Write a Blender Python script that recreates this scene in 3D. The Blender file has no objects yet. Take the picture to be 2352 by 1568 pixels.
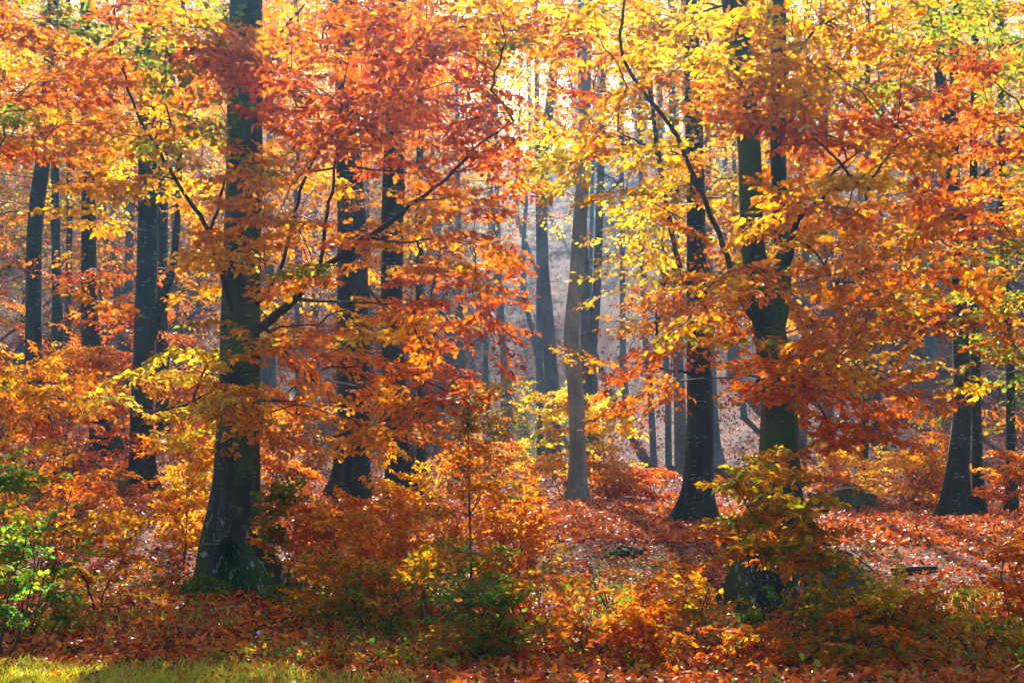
import bpy, math, random
import numpy as np
from mathutils import Vector
from math import radians, sin, cos, pi

# ------------------------------------------------------------------ scene, camera, sky, sun
sc = bpy.context.scene
col = sc.collection
rng = np.random.default_rng(11)
random.seed(5)

F = 3266.7                      # focal length in pixels of the 2352 px wide working grid
CAMZ = 1.7
PITCH = math.atan(266.0 / F)
cd = bpy.data.cameras.new('camera')
cd.lens = 50.0; cd.sensor_width = 36.0; cd.clip_end = 900.0; cd.clip_start = 0.1
cam = bpy.data.objects.new('camera', cd); col.objects.link(cam)
cam.location = (0, 0, CAMZ); cam.rotation_euler = (pi / 2 + PITCH, 0, 0)
sc.camera = cam

SUN_EL, SUN_AZ = radians(34), radians(-3)
S = Vector((sin(SUN_AZ) * cos(SUN_EL), cos(SUN_AZ) * cos(SUN_EL), sin(SUN_EL)))
w = bpy.data.worlds.new('World'); sc.world = w; w.use_nodes = True
nt = w.node_tree
bg = nt.nodes['Background']
sky = nt.nodes.new('ShaderNodeTexSky'); sky.sky_type = 'NISHITA'; sky.sun_disc = False
sky.sun_elevation = SUN_EL; sky.sun_rotation = SUN_AZ; sky.air_density = 1.2; sky.dust_density = 2.0
nt.links.new(sky.outputs[0], bg.inputs[0]); bg.inputs[1].default_value = 0.055
sl = bpy.data.lights.new('sun', 'SUN'); sl.energy = 5.0; sl.angle = radians(0.5); sl.color = (1.0, 0.93, 0.80)
so = bpy.data.objects.new('sun', sl); col.objects.link(so)
so.rotation_euler = S.to_track_quat('Z', 'Y').to_euler(); so.location = (0, 60, 60)

sc.view_settings.view_transform = 'Standard'; sc.view_settings.look = 'None'
sc.view_settings.exposure = 2.08; sc.view_settings.gamma = 1.0
cy = sc.cycles
cy.max_bounces = 9; cy.diffuse_bounces = 7; cy.glossy_bounces = 2; cy.transmission_bounces = 5
cy.volume_bounces = 0; cy.transparent_max_bounces = 4
cy.use_denoising = True
cy.caustics_reflective = False; cy.caustics_refractive = False
cy.sample_clamp_indirect = 4.0

# ------------------------------------------------------------------ small helpers
def P(u, v, y):
    """world point on the plane Y=y seen at grid pixel (u, v)"""
    a = (u - 1176.0) / F; b = (784.0 - v) / F
    dy = cos(PITCH) - b * sin(PITCH); dz = sin(PITCH) + b * cos(PITCH)
    t = y / dy
    return np.array([a * t, y, CAMZ + dz * t])

def PX(px, y):
    return px / F * y

def norm(a):
    a = np.asarray(a, float)
    return a / np.maximum(np.linalg.norm(a, axis=-1, keepdims=True), 1e-9)

def smooth(a, b, x):
    t = np.clip((x - a) / (b - a), 0, 1)
    return t * t * (3 - 2 * t)

_h = rng.uniform(0, 6.28, (12, 3)); _k = rng.normal(0, 1, (12, 2))
def wob(x, y, s):
    """cheap smooth 2D noise, about -1..1"""
    r = 0
    for i in range(6):
        r = r + np.sin(_k[i, 0] * x * s + _h[i, 0]) * np.sin(_k[i, 1] * y * s + _h[i, 1])
    return r / 2.4

def tag(o, label=None, cat=None, group=None, kind=None):
    if label: o['label'] = label
    if cat: o['category'] = cat
    if group: o['group'] = group
    if kind: o['kind'] = kind
    return o

def make_mesh(name, verts, faces, mat, cols=None, smooth_sh=False):
    """verts (N,3); faces = list of int arrays (M,k)"""
    me = bpy.data.meshes.new(name)
    faces = [f for f in faces if len(f)]
    V = np.asarray(verts, np.float32)
    me.vertices.add(len(V)); me.vertices.foreach_set('co', V.ravel())
    loops = np.concatenate([f.ravel() for f in faces]).astype(np.int32)
    starts = []; s = 0
    for f in faces:
        starts.append(s + np.arange(len(f)) * f.shape[1]); s += f.size
    starts = np.concatenate(starts).astype(np.int32)
    me.loops.add(len(loops)); me.loops.foreach_set('vertex_index', loops)
    me.polygons.add(len(starts)); me.polygons.foreach_set('loop_start', starts)
    if smooth_sh: me.polygons.foreach_set('use_smooth', np.ones(len(starts), bool))
    me.update(calc_edges=True)
    if cols is not None:
        at = me.attributes.new('Col', 'FLOAT_COLOR', 'POINT')
        c = np.ones((len(V), 4), np.float32); c[:, :3] = cols
        at.data.foreach_set('color', c.ravel())
    me.materials.append(mat)
    return me

def link(name, me, parent=None, loc=None):
    o = bpy.data.objects.new(name, me); col.objects.link(o)
    if parent is not None: o.parent = parent
    if loc is not None: o.location = loc
    return o

def thing(name, loc, label, cat, group=None):
    o = bpy.data.objects.new(name, None); col.objects.link(o)
    o.location = loc; o.empty_display_size = 0.3
    return tag(o, label, cat, group)

# ------------------------------------------------------------------ materials
def new_mat(name):
    m = bpy.data.materials.new(name); m.use_nodes = True
    m.node_tree.nodes.clear()
    return m, m.node_tree.nodes, m.node_tree.links

def leaf_mat(name, trans=0.7, gloss=0.012, rough=0.4):
    m, n, l = new_mat(name)
    out = n.new('ShaderNodeOutputMaterial')
    at = n.new('ShaderNodeAttribute'); at.attribute_name = 'Col'
    tc = n.new('ShaderNodeTexCoord'); no = n.new('ShaderNodeTexNoise'); no.inputs['Scale'].default_value = 30
    no.inputs['Detail'].default_value = 2
    l.new(tc.outputs['Object'], no.inputs['Vector'])
    hsv = n.new('ShaderNodeHueSaturation')
    mr = n.new('ShaderNodeMapRange'); mr.inputs[1].default_value = .3; mr.inputs[2].default_value = .7
    mr.inputs[3].default_value = .72; mr.inputs[4].default_value = 1.2
    l.new(no.outputs['Fac'], mr.inputs[0]); l.new(mr.outputs[0], hsv.inputs['Value'])
    l.new(at.outputs['Color'], hsv.inputs['Color'])
    d = n.new('ShaderNodeBsdfDiffuse'); t = n.new('ShaderNodeBsdfTranslucent')
    l.new(hsv.outputs[0], d.inputs[0]); l.new(hsv.outputs[0], t.inputs[0])
    mx = n.new('ShaderNodeMixShader'); mx.inputs[0].default_value = trans
    l.new(d.outputs[0], mx.inputs[1]); l.new(t.outputs[0], mx.inputs[2])
    g = n.new('ShaderNodeBsdfGlossy'); g.inputs['Roughness'].default_value = rough
    g.inputs[0].default_value = (1, 1, 1, 1)
    m2 = n.new('ShaderNodeMixShader'); m2.inputs[0].default_value = gloss
    l.new(mx.outputs[0], m2.inputs[1]); l.new(g.outputs[0], m2.inputs[2])
    l.new(m2.outputs[0], out.inputs[0])
    return m

M_LEAF = leaf_mat('beech_leaf')
M_LITTER = leaf_mat('fallen_leaf', trans=0.25, gloss=0.03, rough=0.38)
M_GRASS = leaf_mat('grass_blade', trans=0.6, gloss=0.05)
M_MOSS = leaf_mat('moss_tuft', trans=0.2, gloss=0.02)

def bark_mat(name, base, moss=0.0, lichen=0.0, dash=1.0):
    m, n, l = new_mat(name)
    out = n.new('ShaderNodeOutputMaterial'); b = n.new('ShaderNodeBsdfPrincipled')
    b.inputs['Roughness'].default_value = 0.8
    tc = n.new('ShaderNodeTexCoord')
    def noise(scale, sc3=(1, 1, 1), det=4, off=0):
        mp = n.new('ShaderNodeMapping'); mp.inputs['Scale'].default_value = sc3
        mp.inputs['Location'].default_value = (off, off, off)
        l.new(tc.outputs['Object'], mp.inputs['Vector'])
        x = n.new('ShaderNodeTexNoise'); x.inputs['Scale'].default_value = scale; x.inputs['Detail'].default_value = det
        l.new(mp.outputs[0], x.inputs['Vector']); return x.outputs['Fac']
    def ramp(src, a, bb):
        r = n.new('ShaderNodeMapRange'); r.inputs[1].default_value = a; r.inputs[2].default_value = bb
        l.new(src, r.inputs[0]); return r.outputs[0]
    def mixc(f, c1, c2):
        x = n.new('ShaderNodeMix'); x.data_type = 'RGBA'
        if isinstance(f, float): x.inputs[0].default_value = f
        else: l.new(f, x.inputs[0])
        for i, c in ((6, c1), (7, c2)):
            if isinstance(c, tuple): x.inputs[i].default_value = (*c, 1)
            else: l.new(c, x.inputs[i])
        return x.outputs[2]
    def mul(a, bb):
        x = n.new('ShaderNodeMath'); x.operation = 'MULTIPLY'
        l.new(a, x.inputs[0])
        if isinstance(bb, float): x.inputs[1].default_value = bb
        else: l.new(bb, x.inputs[1])
        return x.outputs[0]
    dark = tuple(c * .45 for c in base)
    c = mixc(ramp(noise(2.2, (1, 1, .5)), .35, .65), dark, base)
    c = mixc(mul(ramp(noise(26, (1, 1, .25), 5, 3), .52, .62), .5), c, tuple(x * .3 for x in base))
    if moss > 0:
        c = mixc(mul(ramp(noise(2.6, (1, 1, .6), 6, 9), .42, .6), moss), c, (.045, .105, .010))
    # pale horizontal lenticel dashes
    f = mul(ramp(noise(7, (1, 1, 9), 2, 5), .64, .68), ramp(noise(3, (1, 1, 1), 3, 7), .45, .55))
    c = mixc(mul(f, dash), c, (.30, .33, .30))
    if lichen > 0:
        sep = n.new('ShaderNodeSeparateXYZ'); l.new(tc.outputs['Object'], sep.inputs[0])
        low = n.new('ShaderNodeMapRange'); low.inputs[1].default_value = 1.15; low.inputs[2].default_value = .1
        l.new(sep.outputs[2], low.inputs[0])
        f2 = mul(ramp(noise(16, (1, 1, .5), 8, 1), .57, .64), low.outputs[0])
        c = mixc(mul(f2, lichen), c, (.42, .47, .46))
    l.new(c, b.inputs['Base Color'])
    bp = n.new('ShaderNodeBump'); bp.inputs['Strength'].default_value = .8; bp.inputs['Distance'].default_value = .03
    l.new(noise(14, (1, 1, .5), 8, 2), bp.inputs['Height']); l.new(bp.outputs[0], b.inputs['Normal'])
    l.new(b.outputs[0], out.inputs[0])
    return m

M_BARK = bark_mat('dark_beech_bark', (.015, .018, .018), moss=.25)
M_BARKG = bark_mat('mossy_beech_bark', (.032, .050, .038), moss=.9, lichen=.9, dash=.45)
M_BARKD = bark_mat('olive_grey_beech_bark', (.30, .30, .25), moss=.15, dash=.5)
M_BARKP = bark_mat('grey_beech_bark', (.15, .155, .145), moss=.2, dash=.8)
M_TWIG = bark_mat('dark_twig_bark', (.045, .040, .036), dash=.3)

def ground_mat():
    m, n, l = new_mat('leaf_littered_soil')
    out = n.new('ShaderNodeOutputMaterial'); b = n.new('ShaderNodeBsdfPrincipled')
    tc = n.new('ShaderNodeTexCoord')
    vo = n.new('ShaderNodeTexVoronoi'); vo.inputs['Scale'].default_value = 11; vo.inputs['Randomness'].default_value = 1
    mp = n.new('ShaderNodeMapping'); mp.inputs['Scale'].default_value = (1, .75, 1)
    l.new(tc.outputs['Object'], mp.inputs[0]); l.new(mp.outputs[0], vo.inputs['Vector'])
    cr = n.new('ShaderNodeValToRGB')
    e = cr.color_ramp.elements
    e[0].position = 0; e[0].color = (.05, .018, .012, 1)
    e[1].position = 1; e[1].color = (.16, .045, .014, 1)
    for p, c in ((.25, (.05, .012, .008, 1)), (.5, (.085, .014, .006, 1)), (.75, (.13, .024, .008, 1))):
        x = e.new(p); x.color = c
    sp = n.new('ShaderNodeSeparateColor'); l.new(vo.outputs['Color'], sp.inputs[0]); l.new(sp.outputs[0], cr.inputs[0])
    no = n.new('ShaderNodeTexNoise'); no.inputs['Scale'].default_value = .5; no.inputs['Detail'].default_value = 6
    l.new(tc.outputs['Object'], no.inputs['Vector'])
    mr = n.new('ShaderNodeMapRange'); mr.inputs[1].default_value = .52; mr.inputs[2].default_value = .68
    mr.inputs[4].default_value = .7
    l.new(no.outputs['Fac'], mr.inputs[0])
    mx = n.new('ShaderNodeMix'); mx.data_type = 'RGBA'; mx.inputs[7].default_value = (.045, .030, .020, 1)
    l.new(mr.outputs[0], mx.inputs[0]); l.new(cr.outputs[0], mx.inputs[6])
    l.new(mx.outputs[2], b.inputs['Base Color'])
    b.inputs['Roughness'].default_value = .9; b.inputs['Specular IOR Level'].default_value = .08
    bp = n.new('ShaderNodeBump'); bp.inputs['Strength'].default_value = 1.0; bp.inputs['Distance'].default_value = .08
    l.new(sp.outputs[1], bp.inputs['Height']); l.new(bp.outputs[0], b.inputs['Normal'])
    l.new(b.outputs[0], out.inputs[0])
    return m
M_GROUND = ground_mat()

# ------------------------------------------------------------------ trunk table (grid pixels: u, v, width) and distance
T = {}
def tr(key, y, pts, label, stems=(), mat=None, group=None, sides=14, name='beech_tree', mapw=0.0):
    T[key] = dict(y=y, pts=pts, label=label, stems=stems, mat=mat, group=group, sides=sides, name=name, nodes=[], attr=[])

tr('A', 17.0, [(556, 1378, 182), (545, 1345, 170), (530, 1284, 142), (528, 1234, 124), (536, 1160, 112), (541, 1100, 105), (547, 960, 95),
               (552, 800, 92), (555, 640, 88), (560, 450, 84), (563, 250, 82), (566, 0, 76)],
   'thick mossy beech in the left foreground with a dark hollow at its root foot', mat='G', sides=48)
tr('B', 15.2, [(1792, 1425, 245), (1790, 1350, 205), (1788, 1280, 165), (1790, 1200, 128), (1790, 1100, 100), (1790, 1024, 88), (1790, 934, 80),
               (1784, 850, 78), (1764, 750, 72), (1745, 650, 58), (1728, 560, 54), (1724, 450, 54), (1722, 350, 53), (1706, 200, 56), (1686, 0, 56)],
   'thick forked beech in the right foreground wrapped at its foot by a yellow green bush',
   stems=[[(1775, 770, 50), (1797, 690, 42), (1798, 600, 38), (1790, 450, 37), (1786, 300, 36), (1790, 0, 34)]], mat='G', sides=48)
tr('C', 24.0, [(1597, 1199, 96), (1600, 1175, 84), (1604, 1130, 68), (1608, 1050, 63), (1608, 934, 60), (1604, 800, 54), (1600, 600, 46), (1598, 450, 42),
               (1594, 250, 42), (1582, 0, 38)], 'straight dark beech standing alone on the sunlit rim left of the big forked tree', mat='B', sides=28)
tr('D', 33.0, [(1324, 1161, 56), (1325, 1130, 46), (1326, 1084, 40), (1327, 984, 37), (1319, 859, 36), (1312, 784, 36), (1314, 745, 36), (1325, 625, 34),
               (1333, 500, 33), (1338, 425, 31), (1342, 300, 27), (1346, 150, 26), (1348, 0, 25)],
   'bare grey beech with a gentle bend standing in the bright misty gap', mat='D', sides=24)
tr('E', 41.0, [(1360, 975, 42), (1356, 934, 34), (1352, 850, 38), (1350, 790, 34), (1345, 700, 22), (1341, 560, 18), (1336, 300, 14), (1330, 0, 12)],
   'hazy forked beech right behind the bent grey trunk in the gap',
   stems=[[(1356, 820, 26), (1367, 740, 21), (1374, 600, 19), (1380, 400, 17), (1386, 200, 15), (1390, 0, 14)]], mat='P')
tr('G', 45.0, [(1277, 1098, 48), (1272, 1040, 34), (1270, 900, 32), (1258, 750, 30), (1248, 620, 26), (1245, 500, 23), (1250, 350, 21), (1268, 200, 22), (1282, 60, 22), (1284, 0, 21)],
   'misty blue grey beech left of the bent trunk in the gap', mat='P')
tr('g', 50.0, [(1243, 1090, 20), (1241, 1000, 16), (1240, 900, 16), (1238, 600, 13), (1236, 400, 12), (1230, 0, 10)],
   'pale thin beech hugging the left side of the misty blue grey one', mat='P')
tr('H', 27.5, [(806, 1142, 96), (808, 1110, 82), (810, 1050, 74), (811, 950, 72), (811, 800, 74), (810, 650, 72), (807, 500, 66), (800, 300, 58), (790, 0, 50)],
   'stout nearly black beech behind the orange branches right of the hollow trunk', mat='B', sides=24)
tr('I', 29.0, [(922, 1114, 80), (920, 1080, 66), (915, 1000, 58), (906, 900, 55), (900, 700, 50), (901, 500, 52), (905, 400, 52), (910, 200, 42), (916, 0, 36)],
   'dark straight beech half hidden by red orange leaves left of the gap', mat='B', sides=24)
tr('i', 36.0, [(968, 1080, 24), (966, 900, 18), (964, 700, 18), (962, 500, 17), (965, 300, 16), (968, 0, 14)],
   'slim dark beech at the right shoulder of the straight one by the gap', mat='B')
tr('J', 27.0, [(328, 1152, 84), (330, 1125, 68), (330, 1084, 58), (325, 950, 52), (329, 850, 48), (333, 750, 49), (337, 625, 47), (339, 500, 45), (341, 200, 40), (346, 0, 34)],
   'dark beech with a slanting side limb and a moss rimmed foot at left',
   stems=[[(345, 780, 26), (373, 690, 22), (398, 620, 18), (408, 500, 15), (415, 300, 13), (420, 0, 11)]], mat='B', sides=28)
tr('K', 33.0, [(374, 985, 36), (374, 900, 30), (372, 800, 30), (370, 700, 29), (372, 500, 26), (380, 200, 22), (384, 0, 20)],
   'dark trunk tucked close behind the beech with the slanting limb', mat='B')
tr('k', 40.0, [(409, 960, 22), (408, 880, 18), (404, 784, 18), (402, 600, 16), (398, 300, 13), (396, 0, 12)],
   'pale grey slim trunk just right of the tucked dark trunk at left', mat='P')
tr('L', 31.0, [(243, 1052, 74), (241, 1030, 60), (236, 1000, 51), (226, 920, 47), (212, 820, 43), (206, 750, 40), (204, 600, 35), (202, 400, 31), (198, 0, 27)],
   'dark beech curving slightly right at its foot above the orange leaf bank', mat='B', sides=20)
tr('M', 34.0, [(92, 960, 60), (88, 930, 46), (80, 850, 40), (76, 784, 38), (78, 700, 36), (78, 550, 35), (86, 450, 36), (98, 390, 34), (101, 300, 32), (114, 180, 30), (122, 0, 26)],
   'leftmost of the big dark beeches leaning gently right at the picture edge', mat='B', sides=20)
tr('N', 40.0, [(126, 905, 34), (130, 860, 28), (133, 784, 28), (130, 650, 22), (127, 500, 20), (126, 200, 17), (124, 0, 15)],
   'second trunk from the left edge, thinner and dark', mat='B')
tr('n', 44.0, [(152, 900, 16), (156, 700, 15), (160, 500, 14), (158, 200, 12), (156, 0, 11)],
   'very slim dark trunk between the two left dark beeches', mat='B')
tr('O', 50.0, [(278, 940, 20), (276, 850, 16), (270, 700, 15), (262, 560, 13), (254, 400, 12), (246, 0, 10)],
   'slim blue hazy trunk left of its twin between the two dark beeches at left', mat='P')
tr('o', 50.0, [(287, 930, 18), (290, 840, 15), (292, 700, 14), (294, 500, 12), (296, 200, 11), (298, 0, 10)],
   'slim blue hazy trunk right of its twin between the two dark beeches at left', mat='P')
tr('Pp', 26.0, [(2200, 1192, 84), (2198, 1165, 70), (2199, 1084, 50), (2207, 1000, 45), (2212, 934, 42), (2206, 784, 36), (2203, 650, 33), (2198, 500, 30), (2186, 400, 28), (2162, 200, 26), (2142, 0, 28)],
   'tall dark beech near the right edge with a flared foot',
   stems=[[(2198, 520, 22), (2192, 300, 19), (2191, 100, 21), (2202, 0, 20)]], mat='B', sides=24)
tr('Q', 27.0, [(2250, 1184, 36), (2247, 1120, 27), (2244, 1000, 23), (2241, 850, 22), (2238, 700, 20), (2236, 400, 18), (2240, 0, 17)],
   'thinner trunk with pale flecks close behind the tall beech at right', mat='B', sides=18)
tr('R', 29.0, [(2324, 1184, 34), (2323, 1100, 25), (2322, 984, 22), (2320, 850, 20), (2306, 600, 18), (2300, 300, 16), (2298, 0, 15)],
   'slender dark trunk at the far right edge', mat='B')
tr('S', 34.0, [(1985, 1128, 22), (1986, 1050, 18), (1987, 900, 17), (1990, 700, 15), (1992, 400, 13), (1994, 0, 12)],
   'slim dark trunk rising right of the mossy stump', mat='B')
tr('T', 37.0, [(1924, 1128, 42), (1916, 1090, 26), (1908, 1000, 19), (1903, 850, 17), (1898, 600, 14), (1896, 300, 12), (1895, 0, 11)],
   'hazy trunk with a wide foot directly behind the mossy stump', mat='P')
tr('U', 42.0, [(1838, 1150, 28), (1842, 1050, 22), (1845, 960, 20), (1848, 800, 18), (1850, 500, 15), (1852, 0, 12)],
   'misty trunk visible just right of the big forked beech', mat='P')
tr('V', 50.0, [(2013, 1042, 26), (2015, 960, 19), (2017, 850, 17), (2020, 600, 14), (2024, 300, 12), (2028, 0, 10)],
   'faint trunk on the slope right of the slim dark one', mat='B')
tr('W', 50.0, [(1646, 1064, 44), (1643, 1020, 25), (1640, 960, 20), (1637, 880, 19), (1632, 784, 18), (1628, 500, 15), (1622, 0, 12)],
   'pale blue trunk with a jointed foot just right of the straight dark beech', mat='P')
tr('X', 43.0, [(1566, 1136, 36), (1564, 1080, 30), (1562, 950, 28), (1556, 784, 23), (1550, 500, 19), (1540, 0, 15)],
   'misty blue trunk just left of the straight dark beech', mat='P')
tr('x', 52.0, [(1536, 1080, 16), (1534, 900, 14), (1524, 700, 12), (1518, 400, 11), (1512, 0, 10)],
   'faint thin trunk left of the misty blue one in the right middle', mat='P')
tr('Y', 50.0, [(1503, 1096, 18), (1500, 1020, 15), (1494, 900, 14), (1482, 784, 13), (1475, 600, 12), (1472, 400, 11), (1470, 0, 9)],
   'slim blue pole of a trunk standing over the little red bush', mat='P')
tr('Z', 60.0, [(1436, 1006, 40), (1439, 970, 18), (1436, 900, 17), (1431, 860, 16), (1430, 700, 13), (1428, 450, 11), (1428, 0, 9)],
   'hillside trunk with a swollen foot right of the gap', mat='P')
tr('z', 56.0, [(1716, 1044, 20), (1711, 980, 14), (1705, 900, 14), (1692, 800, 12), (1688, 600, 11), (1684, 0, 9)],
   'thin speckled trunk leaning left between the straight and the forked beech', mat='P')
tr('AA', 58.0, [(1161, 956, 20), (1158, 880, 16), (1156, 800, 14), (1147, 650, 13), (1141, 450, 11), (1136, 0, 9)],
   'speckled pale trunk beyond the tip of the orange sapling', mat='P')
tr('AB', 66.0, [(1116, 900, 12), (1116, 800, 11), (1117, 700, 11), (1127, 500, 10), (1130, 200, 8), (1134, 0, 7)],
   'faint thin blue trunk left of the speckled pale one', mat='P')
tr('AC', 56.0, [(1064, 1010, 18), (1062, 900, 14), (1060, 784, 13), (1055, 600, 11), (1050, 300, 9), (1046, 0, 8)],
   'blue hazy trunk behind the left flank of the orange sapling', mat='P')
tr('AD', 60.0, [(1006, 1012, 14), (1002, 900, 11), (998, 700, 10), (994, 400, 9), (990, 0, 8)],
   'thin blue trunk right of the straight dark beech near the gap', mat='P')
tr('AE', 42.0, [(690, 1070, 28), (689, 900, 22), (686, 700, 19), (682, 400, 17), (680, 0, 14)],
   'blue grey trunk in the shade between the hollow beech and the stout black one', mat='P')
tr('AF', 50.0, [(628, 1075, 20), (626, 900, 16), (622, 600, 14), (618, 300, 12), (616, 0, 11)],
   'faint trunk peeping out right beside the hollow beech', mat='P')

# ------------------------------------------------------------------ ground
base_pts = []
for k, t in T.items():
    u, v, _ = t['pts'][0]
    vv = v - 6
    base_pts.append(P(u, vv, t['y']))
# extra support points of the lie of the land: (u, v, y)
for u, v, y in [(200, 1225, 20), (60, 1120, 24), (420, 1150, 24), (700, 1190, 22), (1000, 1200, 23), (1250, 1192, 25), (1400, 1190, 25.5),
                (1500, 1192, 25.5), (1400, 1165, 34), (1250, 1163, 33), (1480, 1163, 34), (1950, 1200, 24), (2080, 1195, 26), (2340, 1230, 22),
                (2080, 1270, 20), (2300, 1300, 19), (1450, 1290, 19.5), (1200, 1330, 18), (1500, 1380, 16.5), (2200, 1400, 16),
                (100, 1380, 16), (300, 1330, 18), (1900, 1130, 36), (2200, 900, 62), (2300, 860, 62), (1400, 1060, 55), (1250, 1000, 62), (700, 1040, 46), (900, 1030, 46),
                (60, 900, 46), (200, 880, 50)]:
    base_pts.append(P(u, v, y))
base_pts = np.array(base_pts)

def h0(x, y):
    x = np.asarray(x, float); y = np.asarray(y, float)
    h = 0.05 * smooth(11, 14, y) + 0.5 * smooth(17, 24.5, y)
    y0 = 52 - 9 * smooth(2, 12, x) - 8 * smooth(-2, -14, x)
    s = 0.35
    h = h + s * (np.sqrt((y - y0) ** 2 + 16) + (y - y0)) / 2 * (1 - 0.35 * smooth(120, 260, y))
    return h
_c = base_pts[:, 2] - h0(base_pts[:, 0], base_pts[:, 1])
def gh(x, y):
    x = np.asarray(x, float); y = np.asarray(y, float)
    num = 0; den = 0.25
    for (bx, by, _), c in zip(base_pts, _c):
        r = 1.3 + by * .05
        wgt = np.exp(-((x - bx) ** 2 + (y - by) ** 2) / (2 * r * r))
        num = num + wgt * c; den = den + wgt
    h = h0(x, y) + num / den
    a = smooth(12, 15, y) * (0.25 + .75 * smooth(12, 40, y))
    return h + a * (.07 * wob(x, y, 1.1) + .035 * wob(x + 9, y, 3.1)) + .012 * wob(x, y, 7)

def build_ground():
    def spread(lim, fine, n1, n2):
        a = np.linspace(0, fine, n1); b = fine + (lim - fine) * (np.linspace(0, 1, n2 + 1)[1:] ** 2.2)
        return np.concatenate([a, b])
    xp = spread(170, 14, 110, 40); xs = np.concatenate([-xp[::-1][:-1], xp])
    ys = np.concatenate([np.linspace(-60, 9, 16)[:-1], np.linspace(9, 42, 240), 42 + 258 * np.linspace(0, 1, 111)[1:] ** 1.6])
    X, Y = np.meshgrid(xs, ys)
    Z = gh(X, Y)
    V = np.stack([X, Y, Z], -1).reshape(-1, 3)
    nx, ny = len(xs), len(ys)
    i = (np.arange(ny - 1)[:, None] * nx + np.arange(nx - 1)[None]).ravel()
    q = np.stack([i, i + 1, i + nx + 1, i + nx], -1)
    me = make_mesh('forest_floor', V, [q], M_GROUND, smooth_sh=True)
    tag(link('forest_floor', me), kind='structure')
build_ground()

# ------------------------------------------------------------------ leaves
PAL = {'R': (.52, .050, .003), 'r': (.80, .150, .002), 'O': (.82, .22, .002), 'A': (.86, .32, .002), 'Y': (.87, .47, .004),
       'L': (.87, .66, .03), 'G': (.30, .31, .015), 'E': (.08, .30, .02), 'B': (.24, .06, .02), 'P': (.55, .30, .22), 'g': (.46, .62, .02), 'D': (.10, .03, .015)}
NEXT = {'g': 'gG', 'R': 'rO', 'r': 'OR', 'O': 'Ar', 'A': 'YOYOG', 'Y': 'ALAL', 'L': 'YL', 'G': 'AEY', 'E': 'GG', 'B': 'rD', 'P': 'Br', 'D': 'BB'}
def pal_cols(letters, n, spread=.4):
    """per-leaf colours: mostly the given letters, some neighbours, slight jitter"""
    L = np.array([PAL[c] for c in letters]); k = rng.integers(0, len(letters), n)
    c = L[k].copy()
    m = rng.random(n) < spread
    if m.any():
        alt = np.array([PAL[random.choice(NEXT[letters[i]])] for i in k[m]])
        c[m] = c[m] * .35 + alt * .65
    t = rng.random((n, 1))
    c = c * (.55 + .62 * t)
    c[:, 1] *= rng.uniform(.85, 1.15, n)
    return np.clip(c, 0.002, .92)

LT = np.array([0, .28, .70, 1, .70, .28]); LW = np.array([0, .31, .25, 0, -.25, -.31]); LH = np.array([0, .09, .05, -.08, .05, .09])
def leaves_to_mesh(name, pos, d, nr, ln, cols, mat, simple=False):
    d = norm(d); side = norm(np.cross(nr, d)); nr = np.cross(d, side)
    n = len(pos)
    if simple:
        t, w_, h_ = LT[[0, 1, 3, 5]].copy(), LW[[0, 1, 3, 5]], LH[[0, 1, 3, 5]]
        t[1] = t[3] = .45; q = np.array([[0, 1, 2, 3]])
    else:
        t, w_, h_ = LT, LW, LH; q = np.array([[0, 1, 2, 3], [0, 3, 4, 5]])
    k = len(t)
    cw = rng.uniform(.75, 1.2, n)[:, None, None]; ch_ = rng.uniform(-1.2, 2.8, n)[:, None, None]
    V = pos[:, None] + ln[:, None, None] * (d[:, None] * t[None, :, None] + side[:, None] * w_[None, :, None] * cw + nr[:, None] * h_[None, :, None] * ch_)
    faces = (np.arange(n)[:, None, None] * k + q[None]).reshape(-1, 4)
    return make_mesh(name, V.reshape(-1, 3), [faces], mat, np.repeat(cols, k, 0))

def spray_template(seed, L=1.0, step=.085, leafstep=.05, spanw=.42):
    r = np.random.default_rng(seed)
    pos, dr, nrm, segs = [], [], [], []
    def mp(x): return np.array([x, .05 * sin(3 * x + seed), -.16 * x * x + .03 * sin(5 * x + seed)])
    prev = mp(0)
    def add_leaf(p, d, s):
        a = s * radians(r.uniform(28, 62)); dx = d[0] * cos(a) - d[1] * sin(a); dy = d[0] * sin(a) + d[1] * cos(a)
        ld = np.array([dx, dy, d[2] - r.uniform(-.15, .75)])
        pos.append(p); dr.append(norm(ld)); nrm.append(norm(np.array([r.normal(0, .55), r.normal(0, .55), 1.0])))
    k = 0; x = .05
    while x < L:
        p = mp(x); segs.append((prev, p, .0035 * (1.2 - x / L))); prev = p
        s = 1 if k % 2 else -1
        a = s * radians(r.uniform(38, 62))
        tl = (.10 + spanw * (1 - x / L) ** .8) * r.uniform(.6, 1.15)
        d = np.array([cos(a), sin(a), r.uniform(-.25, .15)])
        e = p + d * tl + np.array([0, 0, -.1 * tl])
        segs.append((p, e, .0018))
        q = .03; j = 0
        while q < tl:
            add_leaf(p + (e - p) * (q / tl), d, 1 if j % 2 else -1); q += leafstep * r.uniform(.7, 1.3); j += 1
        add_leaf(e, d, .1)
        add_leaf(p, np.array([1., 0, 0]), -s)
        x += step * r.uniform(.7, 1.3); k += 1
    add_leaf(mp(L), np.array([1., 0, 0]), .1)
    return (np.array(pos), np.array(dr), np.array(nrm), segs)
TPL = [spray_template(i + 1) for i in range(10)]
TPLF = [spray_template(i + 50, 1.0, .16, .10, .40) for i in range(6)]      # fewer, larger leaves for far crowns

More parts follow.
